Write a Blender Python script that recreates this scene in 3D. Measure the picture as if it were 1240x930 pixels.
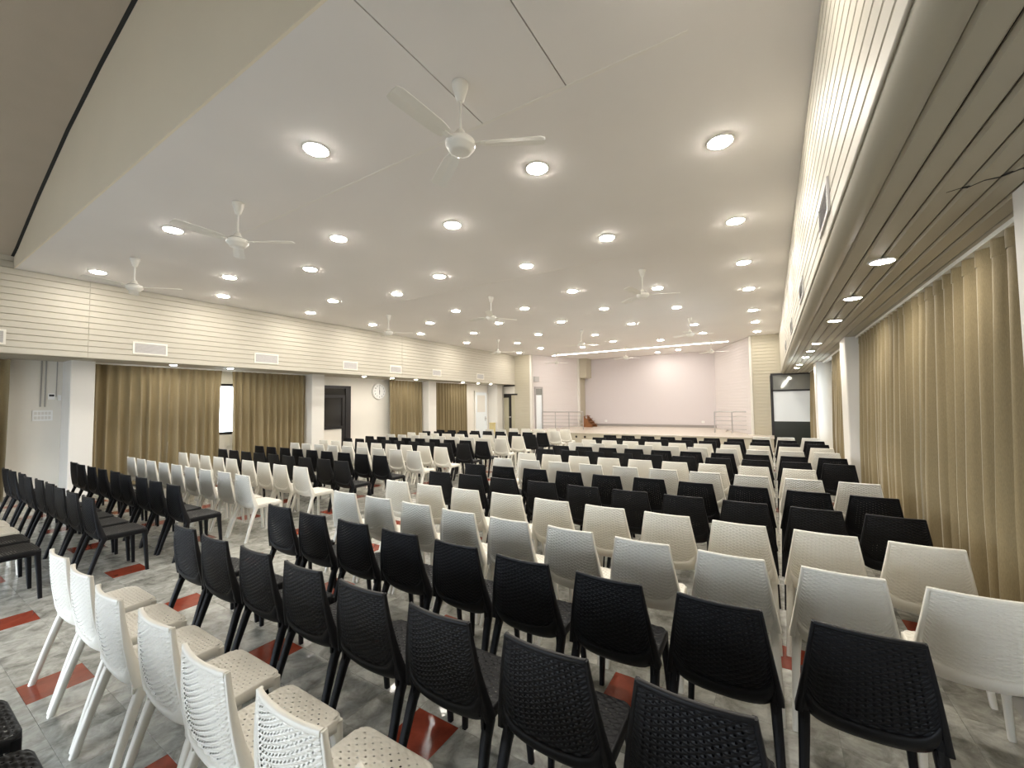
import bpy, bmesh, math, random
from mathutils import Vector, Matrix
for o in list(bpy.data.objects): bpy.data.objects.remove(o)
S = bpy.context.scene; C = S.collection
PI = math.pi; R = math.radians

# ------------------------------------------------------------------ camera, sky, exposure
EYE = 1.735
yaw, pitch, roll = R(31.2234), R(2.6138), R(-0.7365)
fw = Vector((-math.sin(yaw)*math.cos(pitch), math.cos(yaw)*math.cos(pitch), math.sin(pitch)))
rt = Vector((math.cos(yaw), math.sin(yaw), 0)); upv = rt.cross(fw)
r2 = rt*math.cos(roll) + upv*math.sin(roll); u2 = -rt*math.sin(roll) + upv*math.cos(roll)
cd = bpy.data.cameras.new('camera'); cam = bpy.data.objects.new('camera', cd); C.objects.link(cam)
m = Matrix((r2, u2, -fw)).transposed().to_4x4(); m.translation = (0, 0, EYE); cam.matrix_world = m
cd.sensor_fit = 'HORIZONTAL'; cd.sensor_width = 36; cd.lens = 36*494.967/1240
cd.shift_x = (620-632.626)/1240; cd.shift_y = (466.538-465)/1240
cd.clip_start = 0.03; cd.clip_end = 200
S.camera = cam

W = bpy.data.worlds.new('sky'); S.world = W; W.use_nodes = True
bg = W.node_tree.nodes['Background']; bg.inputs[0].default_value = (0.78, 0.88, 1.0, 1); bg.inputs[1].default_value = 5.6

DOWNLIGHT = 120.0      # emission of a downlight lens
COVE = 20.0
S.view_settings.view_transform = 'Standard'; S.view_settings.look = 'None'
S.view_settings.gamma = 1; S.view_settings.use_curve_mapping = False
S.view_settings.exposure = 1.03

# room planes, metres
ZC, ZS = 4.231, 2.729            # hall ceiling, side soffits
XL, XR = -11.3, 0.36             # bulkhead faces
WL, WR = -12.55, 1.36            # side walls
YE, YB, YR = 17.9, 22.0, -4.0    # end of hall, back of stage, rear wall
YS = 1.43                        # step in the ceiling
ZST = 0.45                       # stage floor

# ------------------------------------------------------------------ materials
def mat(name, col, rough=0.5, metal=0.0, spec=0.5, emit=None, bump=None, mottle=None, coord='Object'):
    m = bpy.data.materials.new(name); m.use_nodes = True
    nt = m.node_tree; b = nt.nodes['Principled BSDF']
    b.inputs['Base Color'].default_value = (*col, 1); b.inputs['Roughness'].default_value = rough
    b.inputs['Metallic'].default_value = metal; b.inputs['Specular IOR Level'].default_value = spec
    if emit:
        b.inputs['Emission Color'].default_value = (*emit[0], 1); b.inputs['Emission Strength'].default_value = emit[1]
    if bump or mottle:
        tc = nt.nodes.new('ShaderNodeTexCoord')
    if mottle:      # (scale, amount)
        n = nt.nodes.new('ShaderNodeTexNoise'); n.inputs['Scale'].default_value = mottle[0]; n.inputs['Detail'].default_value = 5
        nt.links.new(tc.outputs[coord], n.inputs['Vector'])
        mx = nt.nodes.new('ShaderNodeMix'); mx.data_type = 'RGBA'
        a = mottle[1]
        mx.inputs[6].default_value = (*[c*(1-a) for c in col], 1); mx.inputs[7].default_value = (*[min(1, c*(1+a)) for c in col], 1)
        nt.links.new(n.outputs['Fac'], mx.inputs[0]); nt.links.new(mx.outputs[2], b.inputs['Base Color'])
    if bump:        # (scale, strength)
        n = nt.nodes.new('ShaderNodeTexNoise'); n.inputs['Scale'].default_value = bump[0]; n.inputs['Detail'].default_value = 3
        nt.links.new(tc.outputs[coord], n.inputs['Vector'])
        bp = nt.nodes.new('ShaderNodeBump'); bp.inputs['Strength'].default_value = bump[1]; bp.inputs['Distance'].default_value = 0.004
        nt.links.new(n.outputs['Fac'], bp.inputs['Height']); nt.links.new(bp.outputs[0], b.inputs['Normal'])
    return m

M = {}
M['white_chair'] = mat('cream white plastic', (0.72, 0.69, 0.61), 0.42, bump=(90, 0.15))
M['black_chair'] = mat('black plastic', (0.0045, 0.0045, 0.0055), 0.5, spec=0.22, bump=(90, 0.15))
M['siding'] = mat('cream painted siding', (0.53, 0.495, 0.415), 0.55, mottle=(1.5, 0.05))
M['end_siding'] = mat('beige painted siding', (0.50, 0.455, 0.35), 0.6, mottle=(1.5, 0.05))
M['stage_siding'] = mat('white painted siding', (0.72, 0.67, 0.65), 0.6)
M['soffit'] = mat('shade-darkened soffit board', (0.42, 0.385, 0.30), 0.55, mottle=(2, 0.06))  # the underside's lack of light is put into a darker base colour
M['ceiling'] = mat('white ceiling board', (0.77, 0.74, 0.71), 0.75, mottle=(0.7, 0.05))
M['seam'] = mat('ceiling jointing tape', (0.78, 0.75, 0.70), 0.7)
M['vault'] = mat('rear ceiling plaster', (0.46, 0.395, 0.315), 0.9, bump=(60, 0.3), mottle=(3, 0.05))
M['step'] = mat('cream painted fascia', (0.80, 0.725, 0.585), 0.7, mottle=(1.2, 0.04))
M['wall'] = mat('off white painted wall', (0.74, 0.70, 0.62), 0.7, bump=(14, 0.25), mottle=(1.2, 0.05))
M['column'] = mat('white painted column', (0.70, 0.67, 0.61), 0.6)
M['stage_wall'] = mat('pale pinkish stage wall', (0.63, 0.575, 0.57), 0.8)
M['skirting'] = mat('grey skirting', (0.30, 0.27, 0.25), 0.5)
M['stage_floor'] = mat('pale polished stage floor', (0.62, 0.56, 0.48), 0.25, mottle=(6, 0.12))
M['white_metal'] = mat('white enamelled metal', (0.80, 0.78, 0.72), 0.35)
M['vent'] = mat('grey vent blades', (0.50, 0.48, 0.46), 0.5)
M['vent_frame'] = mat('white vent frame', (0.82, 0.79, 0.70), 0.4)
M['dark'] = mat('dark gap', (0.02, 0.018, 0.015), 0.9)
M['black_frame'] = mat('black powder coated frame', (0.012, 0.010, 0.010), 0.4)
M['hedge_tone'] = mat('dark green hedge tone', (0.018, 0.022, 0.016), 0.35)
M['white_panel'] = mat('white glazed door panel', (0.80, 0.84, 0.86), 0.2)
M['steel'] = mat('brushed steel', (0.45, 0.43, 0.42), 0.35, metal=0.8)
M['plate'] = mat('white switch plastic', (0.84, 0.83, 0.80), 0.35)
M['black'] = mat('black print', (0.01, 0.01, 0.01), 0.5)
M['conduit'] = mat('painted grey conduit', (0.38, 0.36, 0.32), 0.5)
M['wood'] = mat('brown varnished timber', (0.22, 0.085, 0.025), 0.4, mottle=(8, 0.3))
M['straw'] = mat('straw yellow card', (0.62, 0.52, 0.26), 0.7)
M['lens'] = mat('lit downlight lens', (0.9, 0.9, 0.9), 0.5, emit=((1.0, 0.945, 0.86), DOWNLIGHT))
M['cove'] = mat('lit strip lens', (0.9, 0.9, 0.9), 0.5, emit=((1.0, 0.93, 0.88), COVE))
M['grout'] = mat('grey grout', (0.24, 0.235, 0.215), 0.7)
M['beige_glass'] = mat('frosted beige pane', (0.46, 0.42, 0.30), 0.2)
M['dim_ground'] = mat('dark unseen ground', (0.14, 0.14, 0.135), 0.8)  # unseen ground outside, darkened to cut daylight bounced onto the ceiling

def glass(name, col, rough=0.0):
    m = bpy.data.materials.new(name); m.use_nodes = True; b = m.node_tree.nodes['Principled BSDF']
    b.inputs['Base Color'].default_value = (*col, 1); b.inputs['Roughness'].default_value = rough
    b.inputs['Transmission Weight'].default_value = 1; b.inputs['IOR'].default_value = 1.1
    return m
M['glass'] = glass('clear glass', (0.95, 0.97, 0.96))
M['smoke'] = mat('dark window glass', (0.03, 0.028, 0.026), 0.08)
M['grey_glass'] = mat('grey transom glass', (0.30, 0.31, 0.29), 0.06, metal=0.3)

def curtain_mat():
    m = mat('olive brown curtain cloth', (0.30, 0.235, 0.13), 0.75)
    nt = m.node_tree; b = nt.nodes['Principled BSDF']
    b.inputs['Sheen Weight'].default_value = 0.25
    tc = nt.nodes.new('ShaderNodeTexCoord'); mp = nt.nodes.new('ShaderNodeMapping'); mp.inputs['Scale'].default_value = (60, 60, 8)
    n = nt.nodes.new('ShaderNodeTexNoise'); n.inputs['Scale'].default_value = 6; n.inputs['Detail'].default_value = 3
    nt.links.new(tc.outputs['Object'], mp.inputs[0]); nt.links.new(mp.outputs[0], n.inputs['Vector'])
    mx = nt.nodes.new('ShaderNodeMix'); mx.data_type = 'RGBA'
    mx.inputs[6].default_value = (0.155, 0.115, 0.052, 1); mx.inputs[7].default_value = (0.29, 0.225, 0.115, 1)
    nt.links.new(n.outputs['Fac'], mx.inputs[0]); nt.links.new(mx.outputs[2], b.inputs['Base Color'])
    return m
M['curtain'] = curtain_mat()

TP, TX0, TY0 = 0.2896, -4.1014, 0.6007      # floor tile pitch and the corner of one red tile
def tile_mat(name, lo, hi, rough, vein):
    m = bpy.data.materials.new(name); m.use_nodes = True; nt = m.node_tree; b = nt.nodes['Principled BSDF']
    g = nt.nodes.new('ShaderNodeNewGeometry')
    # one tone per tile
    sb = nt.nodes.new('ShaderNodeVectorMath'); sb.operation = 'SUBTRACT'; sb.inputs[1].default_value = (TX0, TY0, 0)
    dv = nt.nodes.new('ShaderNodeVectorMath'); dv.operation = 'SCALE'; dv.inputs['Scale'].default_value = 1/TP
    fl = nt.nodes.new('ShaderNodeVectorMath'); fl.operation = 'FLOOR'
    wn = nt.nodes.new('ShaderNodeTexWhiteNoise'); wn.noise_dimensions = '2D'
    nt.links.new(g.outputs['Position'], sb.inputs[0]); nt.links.new(sb.outputs[0], dv.inputs[0]); nt.links.new(dv.outputs[0], fl.inputs[0]); nt.links.new(fl.outputs[0], wn.inputs['Vector'])
    # mottling differs from tile to tile
    off = nt.nodes.new('ShaderNodeVectorMath'); off.operation = 'SCALE'; off.inputs['Scale'].default_value = 7.3
    nt.links.new(wn.outputs['Color'], off.inputs[0])
    ad = nt.nodes.new('ShaderNodeVectorMath'); ad.operation = 'ADD'
    nt.links.new(g.outputs['Position'], ad.inputs[0]); nt.links.new(off.outputs[0], ad.inputs[1])
    n = nt.nodes.new('ShaderNodeTexNoise'); n.inputs['Scale'].default_value = vein; n.inputs['Detail'].default_value = 6; n.inputs['Roughness'].default_value = 0.65; n.inputs['Distortion'].default_value = 0.6
    nt.links.new(ad.outputs[0], n.inputs['Vector'])
    n2 = nt.nodes.new('ShaderNodeTexNoise'); n2.inputs['Scale'].default_value = 45; n2.inputs['Detail'].default_value = 3
    nt.links.new(ad.outputs[0], n2.inputs['Vector'])
    r1 = nt.nodes.new('ShaderNodeMapRange'); r1.inputs[1].default_value = 0.33; r1.inputs[2].default_value = 0.67
    nt.links.new(n.outputs['Fac'], r1.inputs[0])
    a1 = nt.nodes.new('ShaderNodeMath'); a1.operation = 'MULTIPLY_ADD'; a1.inputs[1].default_value = 0.55
    nt.links.new(r1.outputs[0], a1.inputs[0])
    a2 = nt.nodes.new('ShaderNodeMath'); a2.operation = 'MULTIPLY'; a2.inputs[1].default_value = 0.25
    nt.links.new(wn.outputs['Value'], a2.inputs[0]); nt.links.new(a2.outputs[0], a1.inputs[2])
    a3 = nt.nodes.new('ShaderNodeMath'); a3.operation = 'MULTIPLY_ADD'; a3.inputs[1].default_value = 0.25
    nt.links.new(n2.outputs['Fac'], a3.inputs[0]); nt.links.new(a1.outputs[0], a3.inputs[2])
    mx = nt.nodes.new('ShaderNodeMix'); mx.data_type = 'RGBA'; mx.inputs[6].default_value = (*lo, 1); mx.inputs[7].default_value = (*hi, 1)
    nt.links.new(a3.outputs[0], mx.inputs[0]); nt.links.new(mx.outputs[2], b.inputs['Base Color'])
    rr = nt.nodes.new('ShaderNodeMapRange'); rr.inputs[3].default_value = rough*0.7; rr.inputs[4].default_value = rough*1.5
    nt.links.new(n.outputs['Fac'], rr.inputs[0]); nt.links.new(rr.outputs[0], b.inputs['Roughness'])
    return m
M['grey_tile'] = tile_mat('grey terrazzo tile', (0.075, 0.073, 0.058), (0.62, 0.61, 0.55), 0.15, 8.0)
M['red_tile'] = tile_mat('red terrazzo tile', (0.16, 0.022, 0.010), (0.34, 0.065, 0.032), 0.16, 6)

# ------------------------------------------------------------------ mesh helpers
class MB:
    def __init__(s): s.v = []; s.f = []; s.sm = []
    def add(s, v, f, smooth=False):
        n = len(s.v); s.v += [tuple(p) for p in v]; s.f += [tuple(i+n for i in q) for q in f]; s.sm += [smooth]*len(f); return s
    def box(s, x0, x1, y0, y1, z0, z1):
        v = [(x, y, z) for z in (z0, z1) for y in (y0, y1) for x in (x0, x1)]
        return s.add(v, [(0, 2, 3, 1), (4, 5, 7, 6), (0, 1, 5, 4), (2, 6, 7, 3), (0, 4, 6, 2), (1, 3, 7, 5)])
    def cbox(s, x0, x1, y0, y1, z0, z1, c, axis='z'):
        # box with chamfered long edges, extruded along an axis
        def loop(a0, a1, b0, b1): return [(a0+c, b0), (a1-c, b0), (a1, b0+c), (a1, b1-c), (a1-c, b1), (a0+c, b1), (a0, b1-c), (a0, b0+c)]
        if axis == 'z': L = loop(x0, x1, y0, y1); P = [[(a, b, z) for a, b in L] for z in (z0, z1)]
        elif axis == 'y': L = loop(x0, x1, z0, z1); P = [[(a, y, b) for a, b in L] for y in (y0, y1)]
        else: L = loop(y0, y1, z0, z1); P = [[(x, a, b) for a, b in L] for x in (x0, x1)]
        return s.loft(P, True)
    def loft(s, loops, cap=True, smooth=False, closed=True):
        n = len(loops[0]); v = [p for L in loops for p in L]; f = []
        for k in range(len(loops)-1):
            for i in range(n if closed else n-1):
                j = (i+1) % n; f.append((k*n+i, k*n+j, (k+1)*n+j, (k+1)*n+i))
        s.add(v, f, smooth)
        if cap and closed:
            s.add(loops[0], [tuple(range(n-1, -1, -1))]); s.add(loops[-1], [tuple(range(n))])
        return s
    def tube(s, a, b, r, n=8, r2=None, smooth=True):
        a = Vector(a); b = Vector(b); d = (b-a).normalized()
        t = Vector((0, 0, 1)) if abs(d.z) < 0.9 else Vector((1, 0, 0)); x = d.cross(t).normalized(); y = d.cross(x)
        L = []
        for p, q in ((a, r), (b, r if r2 is None else r2)):
            L.append([tuple(p + x*math.cos(2*PI*i/n)*q + y*math.sin(2*PI*i/n)*q) for i in range(n)])
        return s.loft(L, True, smooth)
    def lathe(s, prof, c, n=24, smooth=True):
        L = [[(c[0]+r*math.cos(2*PI*i/n), c[1]+r*math.sin(2*PI*i/n), c[2]+z) for i in range(n)] for r, z in prof]
        return s.loft(L, True, smooth)
    def grid(s, rows, smooth=True, skip=None):
        n = len(rows[0]); v = [p for r in rows for p in r]; f = []
        for j in range(len(rows)-1):
            for i in range(n-1):
                if skip and skip(i, j): continue
                f.append((j*n+i, j*n+i+1, (j+1)*n+i+1, (j+1)*n+i))
        return s.add(v, f, smooth)
    def mesh(s, name, mt):
        me = bpy.data.meshes.new(name); me.from_pydata(s.v, [], s.f)
        me.polygons.foreach_set('use_smooth', s.sm); me.materials.append(mt); me.update()
        bm = bmesh.new(); bm.from_mesh(me); bmesh.ops.recalc_face_normals(bm, faces=bm.faces); bm.to_mesh(me); bm.free()
        return me
    def obj(s, name, mt, parent=None, loc=None):
        o = bpy.data.objects.new(name, s.mesh(name, M[mt] if isinstance(mt, str) else mt)); C.objects.link(o)
        if parent: o.parent = parent
        if loc: o.location = loc
        return o
def tag(o, label, cat, group=None):
    o['label'] = label; o['category'] = cat
    if group: o['group'] = group
    return o
def thing(name, label, cat, loc=(0, 0, 0), rz=0, group=None):
    o = bpy.data.objects.new(name, None); C.objects.link(o); o.empty_display_size = 0.1
    o.location = loc; o.rotation_euler = (0, 0, rz)
    return tag(o, label, cat, group)
def struct(o): o['kind'] = 'structure'; return o
def stuff(o): o['kind'] = 'stuff'; return o
def linkmesh(name, me, parent, loc=(0, 0, 0)):
    o = bpy.data.objects.new(name, me); C.objects.link(o); o.parent = parent; o.location = loc; return o
ORD = ['zeroth', 'first', 'second', 'third', 'fourth', 'fifth', 'sixth', 'seventh', 'eighth', 'ninth', 'tenth', 'eleventh', 'twelfth', 'thirteenth', 'fourteenth', 'fifteenth', 'sixteenth', 'seventeenth']

# ------------------------------------------------------------------ room shell
# floor: grout bed with terrazzo tiles
floor = struct(MB().box(WL-0.2, WR+0.2, YR-0.2, YB+0.2, -0.2, -0.004).obj('floor', 'grout'))
def tile_verts(i, j, g=0.0005, b=0.0008):
    x0, y0 = TX0+i*TP+g, TY0+j*TP+g; x1, y1 = TX0+(i+1)*TP-g, TY0+(j+1)*TP-g
    v = [(x0, y0, -0.004), (x1, y0, -0.004), (x1, y1, -0.004), (x0, y1, -0.004)]
    v += [(x0, y0, -b), (x1, y0, -b), (x1, y1, -b), (x0, y1, -b)]
    v += [(x0+b, y0+b, 0), (x1-b, y0+b, 0), (x1-b, y1-b, 0), (x0+b, y1-b, 0)]
    f = [(8, 9, 10, 11)]
    for k in range(4):
        q = (k+1) % 4; f += [(k, q, q+4, k+4), (k+4, q+4, q+8, k+8)]
    return v, f
tiles = []
for i in range(-29, 18):
    for j in range(-15, 56):
        x, y = TX0+(i+.5)*TP, TY0+(j+.5)*TP
        if not (WL < x-TP/2 and x+TP/2 < WR): continue
        red = j % 3 == 0 and (i-j) % 5 == 0
        d = Vector((x, y, -EYE)); w = d.dot(fw)
        vis = w > 0.3 and abs(d.dot(r2)/w) < 1.3 and -0.97 < d.dot(u2)/w
        tiles.append((x*x+y*y if vis else 1e9, i, j, red))
tiles.sort()
field = MB(); redf = MB(); nred = ngrey = 0
tm = {}
for d, i, j, red in tiles:
    if d < 1e8 and ((red and nred < 60) or (not red and ngrey < 235)):
        v, f = tile_verts(0, 0); 
        if red not in tm:
            cx, cy = TX0+TP/2, TY0+TP/2
            tm[red] = MB().add([(a-cx, b-cy, c) for a, b, c in v], f).mesh('red_tile' if red else 'grey_tile', M['red_tile' if red else 'grey_tile'])
        linkmesh('red_tile' if red else 'grey_tile', tm[red], floor, (TX0+(i+.5)*TP, TY0+(j+.5)*TP, 0))
        if red: nred += 1
        else: ngrey += 1
    else:
        (redf if red else field).add(*tile_verts(i, j))
stuff(field.obj('far_grey_tiles', 'grey_tile', floor)); stuff(redf.obj('far_red_tiles', 'red_tile', floor))

# ceiling: boards with open joints on the near bay, taped seams farther on
ceil = struct(MB().box(XL-1.3, XR+1.0, YS+0.02, YB+0.2, ZC+0.03, ZC+0.25).obj('ceiling', 'ceiling'))
ys = [YS+0.02, 2.86, 6.8, 10.75, 14.7, 18.75, YB]
for k in range(len(ys)-1):
    xs = [XL, -2.105, -1.29, XR] if k == 0 else [XL-1.2, XR+0.9] if k == 5 else [XL, XR]
    for q in range(len(xs)-1):
        g = 0.005
        MB().box(xs[q]+(g if q else 0), xs[q+1]-(g if q < len(xs)-2 else 0), ys[k], ys[k+1], ZC, ZC+0.03).obj('ceiling_board', 'ceiling', ceil)
for k, y in enumerate(ys[1:4]):
    MB().box(XL+[4.6, 2.6, 6.5][k], XR-[0.75, 2.4, 4.6][k], y-0.014, y+0.014, ZC-0.002, ZC+0.001).obj('seam_strip', 'seam', ceil)

# step in the ceiling towards the rear vault
vp = [(XL-0.1, 4.42), (-10.98, 4.52), (-9.55, 5.02), (-7.95, 5.5), (-6.6, 5.8), (-5.5, 6.0), (-4, 6.12), (-2, 6.0), (-0.6, 5.6), (XR+0.1, 5.2)]
mb = MB(); n = len(vp)
lo = [(x, ZC) for x, z in vp]
mb.loft([[(x, y, ZC) for x, z in vp] + [(x, y, z-0.012) for x, z in reversed(vp)] for y in (YS, YS+0.02)], True)
struct(mb.obj('trim_1', 'step'))
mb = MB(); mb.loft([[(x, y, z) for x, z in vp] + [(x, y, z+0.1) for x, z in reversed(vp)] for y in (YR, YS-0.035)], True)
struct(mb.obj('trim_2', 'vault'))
struct(MB().loft([[(x, y, z-0.006) for x, z in vp] + [(x, y, z+0.1) for x, z in reversed(vp)] for y in (YS-0.035, YS+0.06)], True).obj('trim_3', 'dark'))

# planked bulkheads above the side soffits
def planks(parent, x, face, z0, z1, n, ybr, mt):
    h = (z1-z0)/n
    for a in range(len(ybr)-1):
        for k in range(n):
            zz0, zz1 = z0+k*h+0.0035, z0+(k+1)*h-0.0035
            y0, y1 = ybr[a]+0.003, ybr[a+1]-0.003
            t = 0.016*face
            c = 0.006
            L = [(x-t, zz0), (x, zz0+0.0), (x+t, zz0+c), (x+t, zz1-c), (x, zz1), (x-t, zz1)]
            MB().loft([[(px, y, pz) for px, pz in L] for y in (y0, y1)], True).obj('plank', mt, parent)
bl = struct(MB().box(XL-0.12, XL-0.012, YR, YE, ZS, 4.6).obj('trim_4', 'end_siding'))
planks(bl, XL-0.012, 1, ZS, ZC, 13, [YR, -5.5+8 - 0.12, 10.3, YE], 'siding')
planks(bl, XL-0.012, 1, ZC, 4.58, 3, [YR, YS], 'siding')
br = struct(MB().box(XR+0.012, XR+0.12, YR, YE, ZS+0.05, ZC+0.03).obj('trim_5', 'end_siding'))
struct(MB().box(XR+0.012, XR+0.12, YR, YS, ZC, 5.4).obj('trim_14', 'step'))
planks(br, XR+0.012, -1, ZS+0.07, ZC, 13, [YR, 3.05, 10.3, YE], 'siding')
# bead and rounded lower edge of the curtain-side bulkhead
bead = [(XR-0.006+0.008*math.cos(t), ZS+0.062+0.008*math.sin(t)) for t in [k*PI/4 for k in range(8)]]
MB().loft([[(x, y, z) for x, z in bead] for y in (YR, YE)], True, True).obj('bead', 'siding', br)
arc = [(XR+0.0+0.07-0.07*math.cos(t), ZS+0.055-0.055*math.sin(t)) for t in [k*PI/12 for k in range(7)]] + [(XR+0.12, ZS), (XR+0.12, ZS+0.06)]
MB().loft([[(x, y, z) for x, z in arc] for y in (YR, YE)], True, True).obj('rounded_edge', 'soffit', br)
# soffits
sr = struct(MB().box(XR+0.1, WR+0.1, YR, YE, ZS+0.02, ZS+0.12).obj('trim_6', 'dark'))
xs = [XR+0.125]
while xs[-1] < WR-0.02: xs.append(min(WR, xs[-1]+0.112))
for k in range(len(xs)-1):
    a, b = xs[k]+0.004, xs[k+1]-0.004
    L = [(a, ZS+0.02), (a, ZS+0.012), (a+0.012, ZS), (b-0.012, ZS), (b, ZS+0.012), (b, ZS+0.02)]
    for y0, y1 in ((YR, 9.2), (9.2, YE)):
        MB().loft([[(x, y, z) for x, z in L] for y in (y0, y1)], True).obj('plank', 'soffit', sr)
crack = [(0.76, 2.72), (0.80, 2.70), (0.83, 2.71), (0.87, 2.66), (0.92, 2.66), (0.97, 2.61), (1.02, 2.63)]
mb = MB()
for k in range(len(crack)-1):
    (a, b), (c, d) = crack[k], crack[k+1]; w0, w1 = 0.0015+0.0012*k, 0.0027+0.0012*k
    mb.add([(a, b-w0, ZS-0.0015), (c, d-w1, ZS-0.0015), (c, d+w1, ZS-0.0015), (a, b+w0, ZS-0.0015), (a, b-w0, ZS+0.004), (c, d-w1, ZS+0.004), (c, d+w1, ZS+0.004), (a, b+w0, ZS+0.004)], [(0, 1, 2, 3), (4, 7, 6, 5), (0, 4, 5, 1), (3, 2, 6, 7)])
mb.obj('crack', 'dark', sr)
sl = struct(MB().box(WL-0.1, XL-0.1, YR, YE, ZS+0.02, ZS+0.12).obj('trim_7', 'dark'))
xs = [XL-0.01 - 0.124*k for k in range(11)]
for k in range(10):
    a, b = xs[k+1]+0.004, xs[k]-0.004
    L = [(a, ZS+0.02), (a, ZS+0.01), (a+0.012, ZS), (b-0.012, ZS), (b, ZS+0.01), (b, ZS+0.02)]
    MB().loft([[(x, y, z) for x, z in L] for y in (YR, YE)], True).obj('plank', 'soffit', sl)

# side walls: the clock wall has a window gap between its first two curtains
def wall_x(name, x0, x1, y0, y1, z0, z1, holes, mt):
    mb = MB(); ys_ = sorted({y0, y1, *[h[0] for h in holes], *[h[1] for h in holes]})
    for a, b in zip(ys_, ys_[1:]):
        hs = [h for h in holes if h[0] <= a and b <= h[1]]
        if not hs: mb.box(x0, x1, a, b, z0, z1)
        else:
            h = hs[0]
            if h[2] > z0: mb.box(x0, x1, a, b, z0, h[2])
            if h[3] < z1: mb.box(x0, x1, a, b, h[3], z1)
    return struct(mb.obj(name, mt))
wall_x('wall_left', WL-0.2, WL, YR, YE+2, 0, 3.0, [(4.2, 6.4, 1.06, 2.36)], 'wall')
wall_x('wall_right', WR, WR+0.2, YR, YE, 0, 3.0, [(11.3, 12.9, 0.9, 2.45)], 'wall')
# rear wall with wide glazed opening behind the camera
mb = MB(); y0, y1 = YR-0.2, YR
mb.box(WL-0.2, -10.6, y0, y1, 0, 6.3); mb.box(-1.2, WR+0.2, y0, y1, 0, 6.3); mb.box(-10.6, -1.2, y0, y1, 2.6, 6.3); mb.box(-6.1, -5.7, y0, y1, 0, 2.6)
struct(mb.obj('wall_rear', 'wall'))
# white columns
for x0, x1, y0, y1 in [(WL, -11.95, 2.29, 2.64), (WL, -11.95, 7.33, 7.74), (WL, -11.95, 12.3, 12.76), (WL, -11.95, 17.2, 17.7),
                       (1.04, WR, 2.45, 2.92), (1.04, WR, 8.2, 8.8), (1.04, WR, 13.1, 13.7)]:
    struct(MB().cbox(x0, x1, y0, y1, 0, ZS, 0.012).obj('column', 'column'))
struct(MB().box(WL, WL+0.015, YR, YE, 0, 0.09).obj('baseboard_left', 'skirting'))
struct(MB().box(WR-0.015, WR, YR, YE, 0, 0.09).obj('baseboard_right', 'skirting'))

# end of the hall and stage shell
def siding(name, a, b, z0, z1, n, mt, th=0.05, holes=None):
    """one wall panel from plan point a to b, boards as shallow relief"""
    a = Vector((*a, 0)); b = Vector((*b, 0)); d = (b-a).normalized(); nrm = Vector((d.y, -d.x, 0))
    back = MB().loft([[tuple(p - nrm*0.15 + Vector((0, 0, z0))), tuple(p + Vector((0, 0, z0))), tuple(p + Vector((0, 0, z1))), tuple(p - nrm*0.15 + Vector((0, 0, z1)))] for p in (a, b)], True)
    w = struct(back.obj(name, mt)); mb = MB(); h = (z1-z0)/n
    for k in range(n):
        q0, q1 = z0+k*h+0.004, z0+(k+1)*h-0.004
        prof = [(0, q0), (0.012, q0+0.004), (0.014, q1-0.004), (0, q1)]
        mb.loft([[tuple(p + nrm*o + Vector((0, 0, z))) for o, z in prof] for p in (a, b)], True)
    stuff(mb.obj('siding', mt, w)); return w
# beige returns either side of the stage opening
siding('wall_far_return', (XL-0.012, YE), (-10.37, YE), 0, ZC, 34, 'end_siding')
siding('wall_far', (-0.59, YE), (0.02, YE), 0, 2.75, 22, 'end_siding')
siding('wall_far_upper', (-0.59, YE), (XR+0.01, YE), 2.75, ZC, 12, 'end_siding')
# splayed stage walls
siding('wall_stage_left', (-10.37, YE), (-9.22, 21.2), 0, ZC, 34, 'stage_siding')
siding('wall_stage_right', (-2.28, YB), (-0.59, YE), 0, ZC, 34, 'stage_siding')
struct(MB().cbox(-10.40, -10.28, YE-0.05, YE+0.12, 0, ZC, 0.01).obj('trim_8', 'column'))
struct(MB().cbox(-0.66, -0.57, YE-0.05, YE+0.1, 0, ZC, 0.01).obj('trim_9', 'column'))
struct(MB().cbox(-9.26, -9.12, 21.15, 21.3, 0, ZC, 0.01).obj('trim_10', 'column'))
struct(MB().box(-9.25, -9.12, 21.3, YB, 0, ZC).box(-9.12, -8.72, 21.25, YB, 3.15, ZC).obj('trim_11', 'end_siding'))
wb = struct(MB().box(-9.3, -2.2, YB, YB+0.2, 0, ZC).obj('wall_back', 'stage_wall'))
struct(MB().box(-9.12, -2.3, YB-0.03, YB, ZST, ZST+0.12).obj('baseboard_back', 'skirting'))
stage = struct(MB().box(-10.3, 0.05, 16.65, YE+0.3, 0, ZST-0.04).box(-9.6, -1.3, YE+0.3, YB, 0, ZST-0.04).obj('floor_stage', 'end_siding'))
MB().box(-10.3, 0.07, 16.6, YE, ZST-0.04, ZST).box(-10.0, -0.8, YE, YE+1.5, ZST-0.04, ZST).box(-9.5, -1.7, YE+1.5, YB, ZST-0.04, ZST).obj('stage_boards', 'stage_floor', stage)
for x in (-7.35, -6.95): MB().tube((x, 16.63, 0.27), (x, 16.645, 0.27), 0.05, 10).obj('vent_hole', 'dark', stage)
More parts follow.
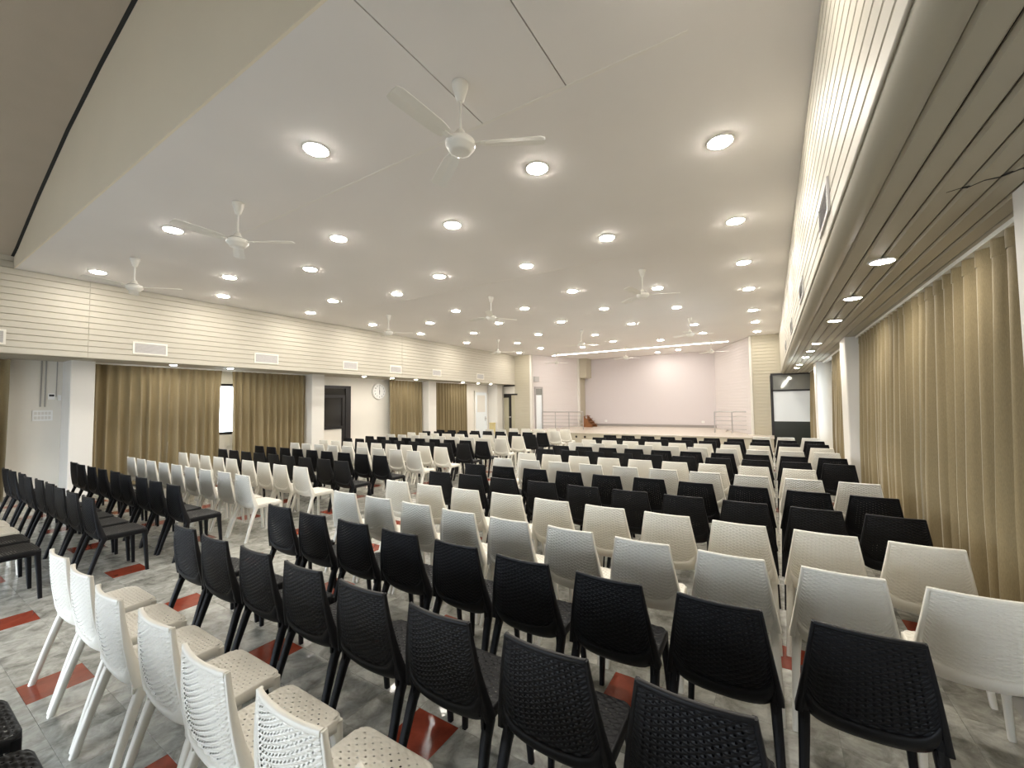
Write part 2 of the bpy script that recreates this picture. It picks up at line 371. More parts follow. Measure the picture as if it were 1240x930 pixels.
# lobby end under the clock-wall soffit
struct(MB().box(WL, -12.0, YE, YE+0.15, 0, ZS).box(-12.0, XL+0.02, YE, YE+0.15, 2.27, ZS-0.07).obj('wall_lobby', 'wall'))
d3 = struct(MB().box(-12.0, XL+0.15, YE-0.03, YE+0.08, 2.19, 2.27).box(-12.0, XL, YE-0.02, YE+0.1, ZS-0.07, ZS).obj('door_3', 'black_frame'))
MB().box(-11.68, -11.53, YE-0.02, YE+0.05, 0, 2.19).obj('mullion', 'black_frame', d3)
MB().box(-12.0, -11.68, YE-0.02, YE+0.04, 2.07, 2.19).obj('head_rail', 'black_frame', d3)
MB().box(-12.0, -11.68, YE, YE+0.03, 0, 2.07).obj('pane', 'beige_glass', d3)
MB().box(-11.53, -11.1, YE, YE+0.03, 0, 2.19).obj('pane', 'beige_glass', d3)
MB().box(-11.66, -11.55, YE-0.05, YE-0.02, 1.03, 1.1).obj('door_handle', 'steel', d3)
# white door near the stage
d4 = struct(MB().box(WL, WL+0.05, 16.05, 16.13, 0, 2.42).box(WL, WL+0.05, 17.08, 17.16, 0, 2.42).box(WL, WL+0.05, 16.05, 17.16, 2.34, 2.42).obj('door_4', 'column'))
MB().box(WL, WL+0.03, 16.13, 17.08, 0.01, 2.34).obj('door_leaf', 'white_panel', d4)
MB().box(WL+0.03, WL+0.04, 16.28, 16.93, 1.35, 2.2).obj('raised_panel', 'column', d4)
MB().tube((WL+0.03, 16.95, 1.02), (WL+0.09, 16.95, 1.02), 0.02).tube((WL+0.085, 16.97, 1.02), (WL+0.085, 16.83, 1.02), 0.014).box(WL+0.03, WL+0.036, 16.92, 16.98, 0.9, 1.12).obj('door_handle', 'steel', d4)
# black framed door on the clock wall
d1 = struct(MB().box(WL, WL+0.08, 7.76, 9.06, 2.34, 2.43).box(WL, WL+0.08, 8.86, 9.06, 0, 2.34).obj('door_1', 'black_frame'))
MB().box(WL, WL+0.03, 7.76, 8.86, 2.12, 2.34).obj('transom_pane', 'smoke', d1)
lf = MB().box(WL, WL+0.06, 7.76, 8.86, 2.02, 2.12).box(WL, WL+0.06, 8.74, 8.86, 0, 2.02).box(WL, WL+0.06, 7.76, 8.74, 0.97, 1.07).obj('door_leaf', 'black_frame', d1)
MB().box(WL, WL+0.025, 7.76, 8.74, 1.07, 2.02).obj('pane', 'smoke', lf)
MB().box(WL, WL+0.03, 7.76, 8.74, 0.02, 0.97).obj('lower_panel', 'wall', lf)
# window in the gap between the first two curtains
w1 = struct(MB().box(WL-0.06, WL+0.01, 4.2, 6.4, 1.02, 1.09).box(WL-0.06, WL+0.01, 4.2, 6.4, 2.31, 2.38).box(WL-0.06, WL+0.01, 4.2, 4.27, 1.09, 2.31).box(WL-0.06, WL+0.01, 6.33, 6.4, 1.09, 2.31).obj('window_1', 'black_frame'))
MB().box(WL-0.035, WL-0.03, 4.27, 6.33, 1.09, 2.31).obj('pane', 'glass', w1)
w2 = struct(MB().box(WR-0.01, WR+0.06, 11.3, 12.9, 0.88, 0.94).box(WR-0.01, WR+0.06, 11.3, 12.9, 2.4, 2.46).box(WR-0.01, WR+0.06, 11.3, 11.36, 0.94, 2.4).box(WR-0.01, WR+0.06, 12.84, 12.9, 0.94, 2.4).obj('window_2', 'black_frame'))
MB().box(WR+0.03, WR+0.035, 11.36, 12.84, 0.94, 2.4).obj('pane', 'glass', w2)
# glazed door at the end of the curtain side
d2 = struct(MB().box(0.02, WR, YE-0.04, YE+0.04, 2.68, ZS+0.02).box(0.02, WR, YE-0.04, YE+0.04, 2.08, 2.14).box(0.0, 0.09, YE-0.04, YE+0.04, 0, 2.68).obj('door_2', 'black_frame'))
MB().box(0.09, WR, YE, YE+0.02, 2.14, 2.68).obj('transom_pane', 'grey_glass', d2)
MB().box(0.09, WR, YE-0.01, YE+0.02, 0.97, 2.08).obj('sky_pane', 'white_panel', d2)  # flat white in place of the bright sky behind the glass
MB().box(0.09, WR, YE-0.015, YE+0.02, 0, 0.97).obj('lower_panel', 'hedge_tone', d2)  # flat dark green in place of the hedge behind the glass
struct(MB().box(-30, 20, -40, YR-0.2, -0.25, -0.05).obj('ground', 'dim_ground'))
# framed narrow glazed panel on the splayed stage wall
dvec = Vector((-9.22+10.37, 21.2-17.9, 0)).normalized(); nv = Vector((dvec.y, -dvec.x, 0))
def slant(mb, s0, s1, o0, o1, z0, z1):
    base = Vector((-10.37, YE, 0)); P = [base+dvec*s0+nv*o0, base+dvec*s1+nv*o0, base+dvec*s1+nv*o1, base+dvec*s0+nv*o1]
    return mb.loft([[(p.x, p.y, z) for p in P] for z in (z0, z1)], True)
d5 = MB()
for a in ((0.25, 0.31, 0, 2.6), (0.72, 0.78, 0, 2.6), (0.25, 0.78, 2.5, 2.6)): slant(d5, a[0], a[1], 0.01, 0.06, a[2], a[3])
d5 = struct(d5.obj('door_5', 'steel'))
slant(MB(), 0.31, 0.72, 0.012, 0.03, 0.45, 2.18).obj('door_leaf', 'white_panel', d5)
slant(MB(), 0.31, 0.72, 0.012, 0.035, 2.18, 2.5).obj('transom_pane', 'grey_glass', d5)
b = tag(slant(MB(), 0.18, 0.52, 0.014, 0.09, 2.86, 3.12).obj('wall_box', 'vent'), 'small grey square box high on white stage wall above narrow framed door', 'box')
slant(MB(), 0.21, 0.49, 0.09, 0.095, 2.89, 3.09).obj('cover', 'vent', b)

# ------------------------------------------------------------------ lights of the room
ring = MB().lathe([(0.105, 0), (0.128, 0), (0.126, -0.008), (0.110, -0.011), (0.105, -0.004)], (0, 0, 0), 24).mesh('downlight', M['white_metal'])
lens = MB().lathe([(0.106, -0.001), (0.106, -0.008), (0.098, -0.016), (0.07, -0.022), (0.001, -0.025)], (0, 0, 0), 20).mesh('lens', M['lens'])
ring_s = MB().lathe([(0.065, 0), (0.085, 0), (0.083, -0.008), (0.070, -0.011), (0.065, -0.004)], (0, 0, 0), 20).mesh('downlight_small', M['white_metal'])
lens_s = MB().lathe([(0.067, -0.001), (0.067, -0.008), (0.05, -0.014), (0.001, -0.018)], (0, 0, 0), 16).mesh('lens_small', M['lens'])
def downlight(x, y, z, label, group, small=False):
    o = bpy.data.objects.new('downlight', ring_s if small else ring); C.objects.link(o); o.location = (x, y, z)
    tag(o, label, 'light', group); linkmesh('lens', lens_s if small else lens, o)
cols = [-0.33, -2.03, -3.69, -5.41, -7.06, -8.77, -10.37]
ev = [2.277, 4.269, 6.29, 8.28, 10.3, 12.81, 14.76, 16.85]; od = [3.707, 5.87, 9.09, 11.24, 14.1, 16.06]
for ci, x in enumerate(cols):
    for ri, y in enumerate(ev if ci % 2 == 0 else od):
        if ri == 6 and ci > 0: continue
        downlight(x, y, ZC, f'round lit ceiling downlight, {ORD[ri+1]} from hall rear in {ORD[ci+1]} line from curtain-side bulkhead', 'downlights in the hall ceiling')
for k, (x, y) in enumerate([(-4.75, 20.9), (-3.7, 20.5)]):
    downlight(x, y, ZC, ['round lit downlight over stage, on the clock-wall half', 'round lit downlight over stage, nearer the curtain side'][k], 'downlights over the stage')
for k, y in enumerate([3.82, 5.06, 6.37, 8.75, 10.03, 11.35, 13.67, 14.95]):
    downlight(0.72, y, ZS, f'small lit downlight in planked soffit by curtains, {ORD[k+1]} from hall rear', 'downlights in the curtain-side soffit', True)
for k, y in enumerate([3.82, 4.97, 8.94, 10.13, 11.29, 14.08, 15.2, 16.2]):
    downlight(-11.62, y, ZS, f'small lit downlight under the clock-wall bulkhead, {ORD[k+1]} from hall rear', 'downlights in the clock-wall soffit', True)
cv = tag(MB().box(-9.6, -1.4, 18.78, 18.84, ZC-0.022, ZC-0.001).obj('strip_light', 'white_metal'), 'long lit linear strip light across ceiling in front of stage', 'light')
MB().box(-9.58, -1.42, 18.785, 18.835, ZC-0.03, ZC-0.022).obj('lens', 'cove', cv)

# ------------------------------------------------------------------ ceiling fans
def fan_meshes():
    canopy = MB().lathe([(0.015, -0.15), (0.03, -0.14), (0.062, -0.03), (0.064, -0.004), (0.06, 0)], (0, 0, 0), 20).mesh('canopy', M['white_metal'])
    rod = MB().tube((0, 0, -0.13), (0, 0, -0.42), 0.011, 10).mesh('downrod', M['white_metal'])
    motor = MB().lathe([(0.014, -0.37), (0.03, -0.38), (0.05, -0.43), (0.075, -0.445), (0.105, -0.46), (0.115, -0.475), (0.115, -0.50), (0.108, -0.515), (0.09, -0.525), (0.085, -0.545), (0.06, -0.552), (0.001, -0.554)], (0, 0, 0), 28).mesh('motor_housing', M['white_metal'])
    band = MB().lathe([(0.05, -0.437), (0.088, -0.448), (0.09, -0.455), (0.085, -0.462)], (0, 0, 0), 24).mesh('dark_band', M['dark'])
    L = []
    for x, w, tw in [(0.16, 0.045, 0.012), (0.24, 0.058, 0.016), (0.45, 0.065, 0.014), (0.62, 0.068, 0.011), (0.655, 0.05, 0.01)]:
        L.append([(x, -w, -tw-0.002), (x, 0, 0.003), (x, w, tw-0.002), (x, w, tw+0.002), (x, 0, 0.008), (x, -w, -tw+0.002)])
    blade = MB().loft(L, True).mesh('blade', M['white_metal'])
    iron = MB().box(0.10, 0.19, -0.02, 0.02, -0.004, 0.003).mesh('blade_iron', M['white_metal'])
    return canopy, rod, motor, band, blade, iron
FM = fan_meshes()
def fan(x, y, rot, label):
    t = thing('ceiling_fan', label, 'fan', (x, y, ZC), 0, 'ceiling fans of the hall')
    linkmesh('canopy', FM[0], t); linkmesh('downrod', FM[1], t); mt = linkmesh('motor_housing', FM[2], t); linkmesh('dark_band', FM[3], mt)
    for k in range(3):
        b = linkmesh('blade', FM[4], t, (0, 0, -0.487)); b.rotation_euler = (0, 0, R(rot+120*k))
        linkmesh('blade_iron', FM[5], b)
for ri, y in enumerate([2.39, 7.66, 12.95, 18.0]):
    for ci, x in enumerate([-1.98, -5.47, -8.93]):
        fan(x, y, [-92, -86, -75, -100, -60, -82, -95, -70, -88, -99, -77, -64][ri*3+ci], f'white three-blade ceiling fan, {ORD[ri+1]} from hall rear in {ORD[ci+1]} file from curtain side')

# ------------------------------------------------------------------ air vents on the bulkheads
def vent(x, y0, y1, z0, z1, face, label, group):
    t = thing('air_vent', label, 'vent', (x, (y0+y1)/2, z0), 0, group)
    w, h = (y1-y0)/2, z1-z0; e = 0.03
    a, b = sorted((0, 0.012*face))
    fr = MB().box(a, b, -w, w, 0, e).box(a, b, -w, w, h-e, h).box(a, b, -w, -w+e, e, h-e).box(a, b, w-e, w, e, h-e).obj('frame', 'vent_frame' if face > 0 else 'vent', t)
    MB().box(*sorted((0.001*face, 0.003*face)), -w+e, w-e, e, h-e).obj('backing', 'dark', t)
    mb = MB()
    n = 9
    for k in range(n):
        z = e+(h-2*e)*(k+0.5)/n
        mb.add([(0.004*face, -w+e, z+0.009), (0.011*face, -w+e, z-0.009), (0.011*face, w-e, z-0.009), (0.004*face, w-e, z+0.009), (0.004*face, -w+e, z+0.012), (0.011*face, -w+e, z-0.006), (0.011*face, w-e, z-0.006), (0.004*face, w-e, z+0.012)], [(0, 1, 2, 3), (4, 7, 6, 5), (1, 5, 6, 2), (0, 3, 7, 4)])
    stuff(mb.obj('louvres', 'vent', t))
for k, (a, b) in enumerate([(0.85, 1.38), (3.03, 3.6), (5.37, 5.97), (7.91, 8.44), (9.74, 10.27), (11.82, 12.33), (14.66, 15.2)]):
    vent(XL+0.006, a, b, 2.88, 3.14, 1, f'white framed grey air vent on clock-wall bulkhead, {ORD[k+1]} from hall rear', 'vents on the clock-wall bulkhead')
for k, (a, b) in enumerate([(3.1, 3.62), (5.45, 6.0), (8.15, 8.7), (11.2, 11.75)]):
    vent(XR-0.006, a, b, 2.90, 3.12, -1, f'grey air vent on planked bulkhead above curtains, {ORD[k+1]} from hall rear', 'vents on the curtain-side bulkhead')

# ------------------------------------------------------------------ curtains
def curtain(x, y0, y1, face, label, seed, z0=0.04, z1=ZS-0.03, group=None, pull=0.0):
    rnd = random.Random(seed); L = y1-y0; n = int(L*44); nz = 22
    t = thing('curtain', label, 'curtain', (x, (y0+y1)/2, 0), 0, group)
    # fold phase runs unevenly along the rail
    ph = [0]; 
    for i in range(n): ph.append(ph[-1] + (L/n)*2*PI*rnd.choice([4.4, 5.4, 6.2, 7.2])*(1 if face > 0 else 0.85)*(0.75+0.5*rnd.random()))
    am = [0.75+0.5*rnd.random() for _ in range(int(ph[-1]/(2*PI))+3)]
    def P(i, z):
        s = (z1-z)/(z1-z0); k = int(ph[i]/(2*PI)); fr = (ph[i]/(2*PI))-k
        a = (am[k]*(1-fr)+am[k+1]*fr)
        amp = (0.032 if face > 0 else 0.040) + (0.042 if face > 0 else 0.050)*min(1, s*1.6)*a
        base = math.sin(ph[i]); sharp = 0.5*math.sin(ph[i]) + 0.5*(2*abs(math.sin(ph[i]/2+0.4))-1)
        w = min(1, s*5)
        dx = amp*(base*w + sharp*(1-w)) + 0.02*math.sin(ph[i]*0.31+seed)*s
        yy = -L/2 + L*i/n + 0.025*math.sin(ph[i]*0.5+1.3+seed)*s + 0.018*math.cos(ph[i])*w
        if pull: yy += pull*max(0, (i/n-0.75)*4)*(0.6 if s < 0.1 else s*(1.3-0.5*s))
        return (dx*face, yy, z)
    zs = [z1-0.11-(z1-0.11-z0)*q/nz for q in range(nz+1)]
    MB().grid([[P(i, z) for i in range(n+1)] for z in zs]).obj('drape', 'curtain', t)
    zh = [z1, z1-0.03, z1-0.07, z1-0.11]
    MB().grid([[(P(i, z)[0]*1.15, P(i, z)[1], z) for i in range(n+1)] for z in zh]).obj('pleat_heading', 'curtain', t)
    return t
GL, GRt = 'curtains on the clock wall', 'curtains on the curtain side'
curtain(-12.25, 2.68, 5.04, 1, 'olive brown pleated curtain on clock wall beside first white column from rear', 11, group=GL)
curtain(-12.25, 5.29, 7.31, 1, 'olive brown pleated curtain between window gap and the dark framed door', 12, group=GL)
curtain(-12.25, 10.55, 12.27, 1, 'olive brown curtain just beyond the wall clock', 13, group=GL)
curtain(-12.25, 12.85, 15.15, 1, 'olive brown curtain between a white column and the white door', 14, group=GL)
curtain(-12.25, -0.9, 1.56, 1, 'dark curtain edge on clock wall next to switch plate, cut by frame', 15, group=GL)
curtain(1.225, 2.93, 5.45, -1, 'large olive brown pleated curtain closest to the camera on curtain side', 21, group=GRt)
curtain(1.225, 5.47, 8.16, -1, 'olive brown pleated curtain ending at the wide white column, curtain side', 22, group=GRt)
curtain(1.225, 8.85, 11.2, -1, 'olive brown curtain right behind the wide white column', 23, group=GRt)
curtain(1.225, 13.75, 17.2, -1, 'olive brown curtain next to the glazed door at the hall end', 24, group=GRt)
for k, (x, a, b) in enumerate([(-12.25, 2.64, 7.74), (-12.25, 10.8, 12.3), (-12.25, 12.76, 15.8), (1.225, 2.93, 8.19), (1.225, 8.82, 13.05), (1.225, 13.72, 17.4)]):
    tag(MB().box(x-0.05, x+0.05, a, b, ZS-0.03, ZS).obj('curtain_rail', 'white_metal'),
        ['white curtain rail above the two curtains before the dark framed door', 'white curtain rail over the curtain beyond the clock', 'white curtain rail over the curtain before the white door',
         'white curtain rail above the two big curtains closest to the camera', 'white curtain rail behind the wide white column', 'white curtain rail beside the glazed end door'][k], 'curtain rail')

# ------------------------------------------------------------------ wall fittings on the clock wall
ck = thing('wall_clock', 'round white wall clock with black numerals beside the dark framed door', 'clock', (WL, 10.3, 2.275))
def disc(r0, r1, x0, x1, n=40):
    return MB().loft([[(x, r*math.cos(2*PI*i/n), r*math.sin(2*PI*i/n)) for i in range(n)] for r, x in ((r0, x0), (r1, x1))], True)
disc(0.318, 0.305, 0, 0.05).obj('case', 'column', ck); disc(0.275, 0.275, 0.05, 0.053).obj('face', 'plate', ck)
hands = [('hour_hand', 180, 0.13, 0.014), ('minute_hand', 0, 0.19, 0.009)]
for nm, ang, ln, w in hands:
    a = R(ang); d = Vector((0, -math.sin(a), math.cos(a))); e = Vector((0, d.z, -d.y))
    MB().loft([[tuple(Vector((x, 0, 0))-d*0.03-e*w), tuple(Vector((x, 0, 0))-d*0.03+e*w), tuple(Vector((x, 0, 0))+d*ln+e*w*0.5), tuple(Vector((x, 0, 0))+d*ln-e*w*0.5)] for x in (0.055, 0.058)], True).obj(nm, 'black', ck)
for k in range(1, 13):
    cu = bpy.data.curves.new('numeral', 'FONT'); cu.body = str(k); cu.size = 0.075; cu.align_x = 'CENTER'; cu.align_y = 'CENTER'; cu.extrude = 0.001
    to = bpy.data.objects.new('numeral', cu); me = bpy.data.meshes.new_from_object(to); bpy.data.objects.remove(to); me.materials.clear(); me.materials.append(M['black'])
    o = bpy.data.objects.new('numeral', me); C.objects.link(o)
    a = 2*PI*k/12; o.location = (0.055, -0.215*math.sin(a)*-1, 0.215*math.cos(a)); o.rotation_euler = (PI/2, 0, PI/2); o.parent = ck
X = WL
sw = tag(MB().cbox(X, X+0.02, 1.90, 2.17, 1.52, 1.73, 0.004, 'x').obj('switch_plate', 'plate'), 'wide white light switch plate under grey conduits on clock wall', 'switch')
for k in range(5):
    for q in range(2): MB().box(X+0.02, X+0.027, 1.925+k*0.046, 1.96+k*0.046, 1.55+q*0.09, 1.61+q*0.09).obj('rocker', 'column', sw)
th = tag(MB().cbox(X, X+0.03, 2.10, 2.19, 1.95, 2.07, 0.004, 'x').obj('thermostat', 'plate'), 'small white thermostat with dark display beside conduits', 'thermostat')
MB().box(X+0.03, X+0.032, 2.11, 2.18, 2.01, 2.05).obj('display', 'black', th)
tag(MB().cbox(X, X+0.05, 2.23, 2.275, 1.93, 2.04, 0.005, 'x').obj('junction_box', 'plate'), 'small white junction box between thermostat and white column', 'box')
tag(MB().tube((X+0.015, 2.0, 1.80), (X+0.015, 2.0, ZS), 0.012).obj('conduit', 'conduit'), 'grey conduit pipe above the switch plate, farther from column', 'conduit', 'conduits on the clock wall')
tag(MB().tube((X+0.015, 2.06, 1.80), (X+0.015, 2.06, ZS), 0.012).obj('conduit', 'conduit'), 'grey conduit pipe above switch plate, middle one of three', 'conduit', 'conduits on the clock wall')
tag(MB().tube((X+0.01, 2.21, 2.0), (X+0.01, 2.21, ZS), 0.007).obj('conduit', 'conduit'), 'thin conduit rising between thermostat and junction box', 'conduit', 'conduits on the clock wall')
bx = tag(MB().box(-11.8, -11.58, 16.3, 16.5, 0, 0.80).obj('carton', 'straw'), 'straw yellow carton standing near the white door', 'carton')
MB().box(-11.81, -11.57, 16.29, 16.51, 0.78, 0.84).obj('lid', 'straw', bx)

# ------------------------------------------------------------------ stage railings, wooden steps, wall sockets
def railing(p0, p1, label, n):
    a, b = Vector((*p0, 0)), Vector((*p1, 0)); t = thing('stage_railing', label, 'railing', (p0[0], p0[1], ZST), 0, 'railings on the stage')
    d = b-a
    for k in range(n):
        p = d*(k/(n-1)); MB().tube((p.x, p.y, 0), (p.x, p.y, 0.86), 0.022).obj('post', 'steel', t)
    MB().tube((0, 0, 0.86), (d.x, d.y, 0.86), 0.025).obj('top_rail', 'steel', t)
    for k in range(4): MB().tube((0, 0, 0.15+0.17*k), (d.x, d.y, 0.15+0.17*k), 0.011).obj('rail', 'steel', t)
railing((-10.05, 18.5), (-7.8, 18.5), 'steel railing on stage beside the wooden steps', 4)
railing((-2.0, 18.5), (-0.72, 18.5), 'steel railing on stage at the curtain-side end', 3)
st = thing('step_unit', 'brown wooden triangular step unit standing on stage behind the railing', 'steps', (-8.72, 20.6, ZST))
mb = MB().loft([[(0, y, 0), (0.56, y, 0), (0.56, y, 0.06), (0.04, y, 0.62), (0, y, 0.62)] for y in (0, 0.04)], True).obj('side_panel', 'wood', st)
MB().loft([[(0, y, 0), (0.56, y, 0), (0.56, y, 0.06), (0.04, y, 0.62), (0, y, 0.62)] for y in (0.66, 0.70)], True).obj('side_panel', 'wood', st)
for k in range(4):
    MB().box(0.02+0.13*k, 0.17+0.13*k, -0.02, 0.72, 0.56-0.14*k, 0.59-0.14*k).obj('tread', 'wood', st)
for k, x in enumerate((-7.9, -2.9)):
    s_ = tag(MB().cbox(x-0.06, x+0.06, YB-0.012, YB, 0.68, 0.78, 0.004, 'y').obj('wall_socket', 'plate'), ['small white socket on stage back wall near the wooden steps', 'small white socket on stage back wall at curtain-side end'][k], 'socket')
    MB().box(x-0.02, x+0.02, YB-0.014, YB-0.011, 0.71, 0.75).obj('socket_face', 'vent', s_)

# ------------------------------------------------------------------ woven plastic chairs
TOP = 0.84
def bw(z): return 0.166 + (TOP-z)*0.155 - 0.05*max(0, (z-0.47)*(TOP-z))*-1.0      # half width of the back
def by(u, z):
    t = (z-0.43)/(TOP-0.43)
    return -0.150 - 0.065*t - 0.012*math.sin(PI*min(max(t, 0), 1)) + 0.020*u*u*(0.5+0.5*t)
def weave(P, N, nc, nr, A, B, sx, sy, hole, wide=True):
    """woven sheet: P(u,v) base point, N outward; strands pass over and under, with open gaps"""
    mb = MB(); rows = []
    for j in range(nr*sy+1):
        row = []
        for i in range(nc*sx+1):
            u, v = i/(nc*sx)*2-1, j/(nr*sy); c, fx = divmod(i, sx); r, fy = divmod(j, sy); fx /= sx; fy /= sy
            s = 1 if (r+c) % 2 == 0 else -1
            pr = 1-(2*fy-1)**2
            p = P(u, v); d = (s*A*math.sin(PI*fx)+B)*pr
            row.append((p[0]+N[0]*d, p[1]+N[1]*d, p[2]+N[2]*d))
        rows.append(row)
    def skip(i, j):
        c, fx = divmod(i, sx); r, fy = divmod(j, sy)
        if not wide: return fx == 2 and fy == 0 and (r+c) % 2 == 1 and 1 < c < nc-2 and 2 < r < nr-2
        return hole and fx in hole and 0 < c < nc-1 and 1 < r < nr-1 and ((fy == 0 and (r+c) % 2 == 1) or (fy == sy-1 and (r+c) % 2 == 0))
    return mb.grid(rows, True, skip)
def section(c, a, b, ha, hb, ch=0.3):
    """chamfered rectangle round c, half sizes ha along a, hb along b"""
    k = min(ha, hb)*ch; a = Vector(a).normalized(); b = Vector(b).normalized(); c = Vector(c)
    pts = [(-ha+k, -hb), (ha-k, -hb), (ha, -hb+k), (ha, hb-k), (ha-k, hb), (-ha+k, hb), (-ha, hb-k), (-ha, -hb+k)]
    return [tuple(c+a*p+b*q) for p, q in pts]
def zw(u): return 0.466 + 0.028*u*u + 0.060*u**6          # lower edge of the woven field
def zb(u): return 0.392 + 0.022*u*u + 0.040*u**6          # lower edge of the smooth band
def backrest_mesh(mt):
    out = MB()
    def Pb(off, k=1):
        def P(u, v):
            z = zw(u)+(0.826-zw(u))*v; x = u*(bw(z)-0.008); return (x, by(u, z)+off, z)
        return P
    for off, n, A in ((-0.003, (0, -0.985, 0.17), 0.0036), (0.003, (0, 0.985, -0.17), -0.0036)):
        w = weave(Pb(off), n, 16, 32, A, 0.0030, 6, 4, (2, 3), off < 0); out.add(w.v, w.f, True)
    # smooth band below the weave
    for off in (-0.013, 0.004):
        rows = []
        for k in range(-1, 6):
            s = max(k, 0)/5; row = []
            for i in range(25):
                u = i/12-1; z0, z1 = zw(u)+0.004, zb(u); z = z0+(z1-z0)*s
                x = u*(bw(z)-0.008)*(1-0.01*s); y = by(u, z)+(off*(1-u**10) if k >= 0 else 0.001) - 0.010*math.sin(PI*s) + 0.030*s*s
                row.append((x, y, z))
            rows.append(row)
        out.grid(rows, True)
    # lip closing the band
    rows = []
    for dy in (-0.013, 0.004):
        rows.append([(u*(bw(zb(u))-0.008)*0.99, by(u, zb(u))+dy*(1-u**10)+0.030, zb(u)) for u in [i/12-1 for i in range(25)]])
    out.grid(rows)
    # side rails, deepening downwards, and top rail
    for s in (-1, 1):
        L = []
        for k in range(9):
            z = TOP-(TOP-0.44)*k/8; x = s*bw(z); d = 0.009+0.018*(k/8)**1.5
            L.append(section((x, by(1, z)+d*0.55, z), (1, 0, 0), (0, 1, 0.1), 0.0075+0.006*(k/8)**2, d))
        out.loft(L, True, True)
    L = []
    for i in range(13):
        u = i/6-1; L.append(section((u*bw(TOP), by(u, TOP)+0.002, TOP-0.006), (0, 1, 0), (0, 0, 1), 0.009, 0.009))
    out.loft(L, True, True)
    return out.mesh('backrest', mt)
def seat_out(y):
    if y > 0.185: return 0.150+math.sqrt(max(0, 0.05**2-(y-0.185)**2))
    return 0.200+0.012*min(1, (0.185-y)/0.3)*0.5
def seat_mesh(mt):
    out = MB()
    def P(u, v):
        y = -0.150+0.382*v; w = seat_out(y)-0.008; return (u*w, y, 0.449-0.008*(1-u*u)*math.sin(PI*v)-0.006*max(0, (v-0.9)*10)**2)
    w = weave(P, (0, 0, 1), 16, 22, 0.0022, 0.0020, 6, 4, (2, 3)); out.add(w.v, w.f, True)
    # rim and apron
    pts = [(-seat_out(y), y) for y in (-0.15, -0.05, 0.05, 0.15, 0.185)]
    pts += [(-0.150-0.05*math.cos(t), 0.185+0.05*math.sin(t)) for t in (R(22), R(45), R(68), R(90))]
    pts += [(-x, y) for x, y in reversed(pts)]
    L = []
    for k, (x, y) in enumerate(pts):
        a = Vector(pts[min(k+1, len(pts)-1)])-Vector(pts[max(k-1, 0)]); nrm = Vector((-a.y, a.x, 0)).normalized()
        zt = 0.452 - (0.008 if y > 0.2 else 0)
        L.append([(x+nrm.x*o, y+nrm.y*o, z) for o, z in ((-0.012, zt-0.003), (-0.004, zt), (0.003, zt-0.006), (0.004, zt-0.05), (-0.003, zt-0.055), (-0.010, zt-0.05))])
    out.loft(L, True, True)
    return out.mesh('seat', mt)
def leg_mesh(s, rear, mt):
    if rear:
        z = [0.50, 0.46, 0.42, 0.36, 0.2, 0.0]; ha = [0.013, 0.018, 0.021, 0.020, 0.017, 0.0145]; hb = [0.018, 0.024, 0.024, 0.020, 0.017, 0.015]
        pts = [(s*0.213, by(1, 0.5)+0.012, 0.50), (s*0.209, by(1, 0.46)+0.014, 0.46), (s*0.209, -0.112, 0.42), (s*0.212, -0.138, 0.36), (s*0.221, -0.188, 0.2), (s*0.231, -0.245, 0.0)]
    else:
        z = [0.42, 0.36, 0.2, 0]; ha = [0.024, 0.020, 0.016, 0.0135]; hb = [0.022, 0.019, 0.016, 0.0135]
        pts = [(s*0.176, 0.210, 0.43), (s*0.182, 0.212, 0.36), (s*0.194, 0.222, 0.2), (s*0.206, 0.232, 0.0)]
    return MB().loft([section(p, (1, 0, 0), (0, 1, 0), ha[k], hb[k]) for k, p in enumerate(pts)], True, True).mesh('leg', mt)
CM = {}
for kind in ('white', 'black'):
    mt = M[kind+'_chair']
    if kind == 'white':
        CM[kind] = [('seat', seat_mesh(mt)), ('backrest', backrest_mesh(mt))] + [('leg', leg_mesh(s, r, mt)) for s in (-1, 1) for r in (True, False)]
    else:
        CM[kind] = []
        for nm, me in CM['white']:
            c = me.copy(); c.materials[0] = mt; CM[kind].append((nm, c))
rnd = random.Random(4)
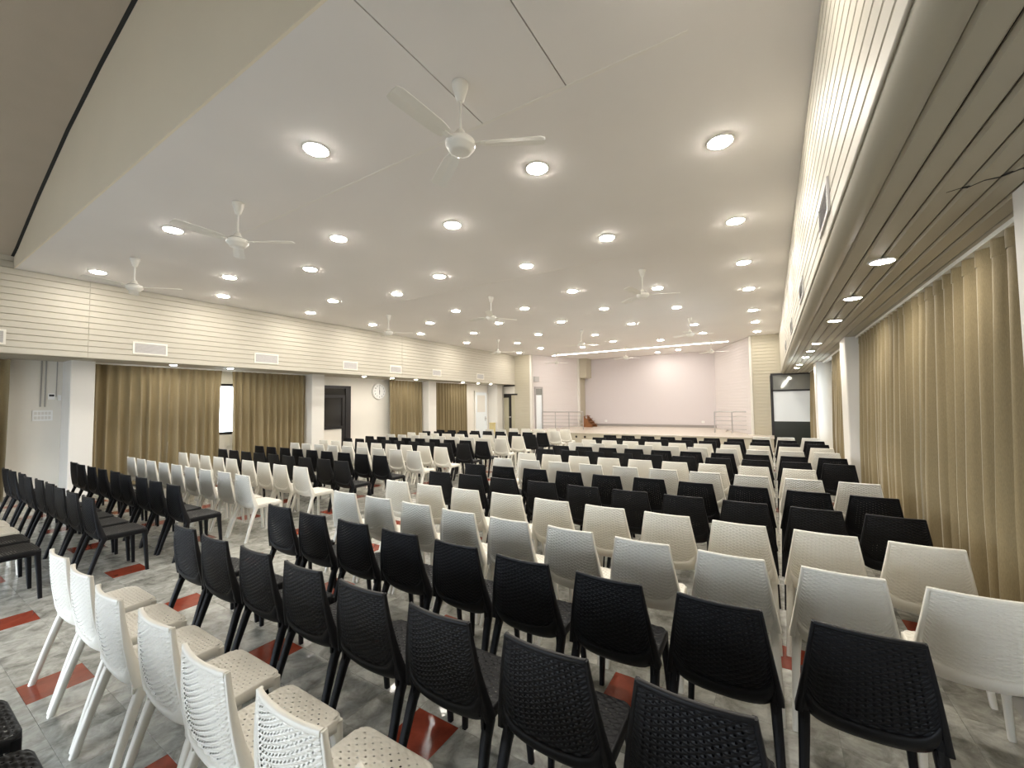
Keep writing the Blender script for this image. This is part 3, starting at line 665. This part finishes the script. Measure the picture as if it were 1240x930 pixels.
def chair(kind, x, yb, label, group):
    t = thing(f'{kind}_woven_chair', label, 'chair', (x+rnd.uniform(-.003, .003), yb+0.215+rnd.uniform(-.015, .015), 0), R(rnd.uniform(-0.4, 0.4)), group)
    for nm, me in CM[kind]: linkmesh(nm, me, t)
NUM = ['zero', 'one', 'two', 'three', 'four', 'five', 'six', 'seven', 'eight', 'nine', 'ten']
# curtain-side block: rows counted from the hall rear; chairs counted from the aisle
RX = [-3.83+0.514*k for k in range(10)]
rrows = [(-0.03, 'black', 2, 4), (0.68, 'white', 0, 7), (1.33, 'black', 0, 8), (2.03, 'black', 0, 9), (2.68, 'white', 0, 10), (3.40, 'white', 0, 10), (4.12, 'black', 0, 10), (4.88, 'black', 0, 10),
         (5.63, 'white', 0, 10), (6.40, 'white', 0, 9), (7.13, 'black', 0, 10), (7.83, 'black', 0, 10), (8.6, 'white', 0, 10), (9.38, 'white', 0, 10), (10.1, 'black', 0, 10), (10.9, 'black', 0, 10), (11.75, 'white', 7, 10)]
for ri, (y, kind, a, b) in enumerate(rrows):
    for k in range(a, b):
        chair(kind, RX[k] + (0.075 if ri == 3 and k == 9 else -0.015 if k == 9 else 0), y, f'{kind} woven chair, {ORD[k+1]} from aisle, {ORD[ri+1]} row from hall rear, curtain-side block', f'{kind} chairs of the curtain-side block')
LX = [-6.04-0.518*k for k in range(9)]
lrows = [(0.54, None, 0, 5), (1.28, 'black', 0, 9), (1.99, 'black', 0, 9), (2.72, 'white', 0, 9), (3.5, 'white', 0, 9), (4.2, 'black', 0, 9), (4.96, 'black', 0, 9), (5.77, 'white', 0, 9), (6.55, 'white', 0, 9),
         (7.28, 'black', 0, 9), (8.0, 'black', 0, 9), (8.8, 'white', 0, 9), (9.65, 'white', 0, 9), (10.35, 'black', 0, 9), (11.05, 'black', 0, 9), (11.9, 'white', 0, 6), (12.7, 'white', 0, 5)]
for ri, (y, kind, a, b) in enumerate(lrows):
    for k in range(a, b):
        kd = kind or ('black' if k < 2 else 'white')
        chair(kd, LX[k], y, f'{kd} woven chair, {ORD[k+1]} from aisle, {ORD[ri+1]} row from hall rear, clock-wall block', f'{kd} chairs of the clock-wall block')
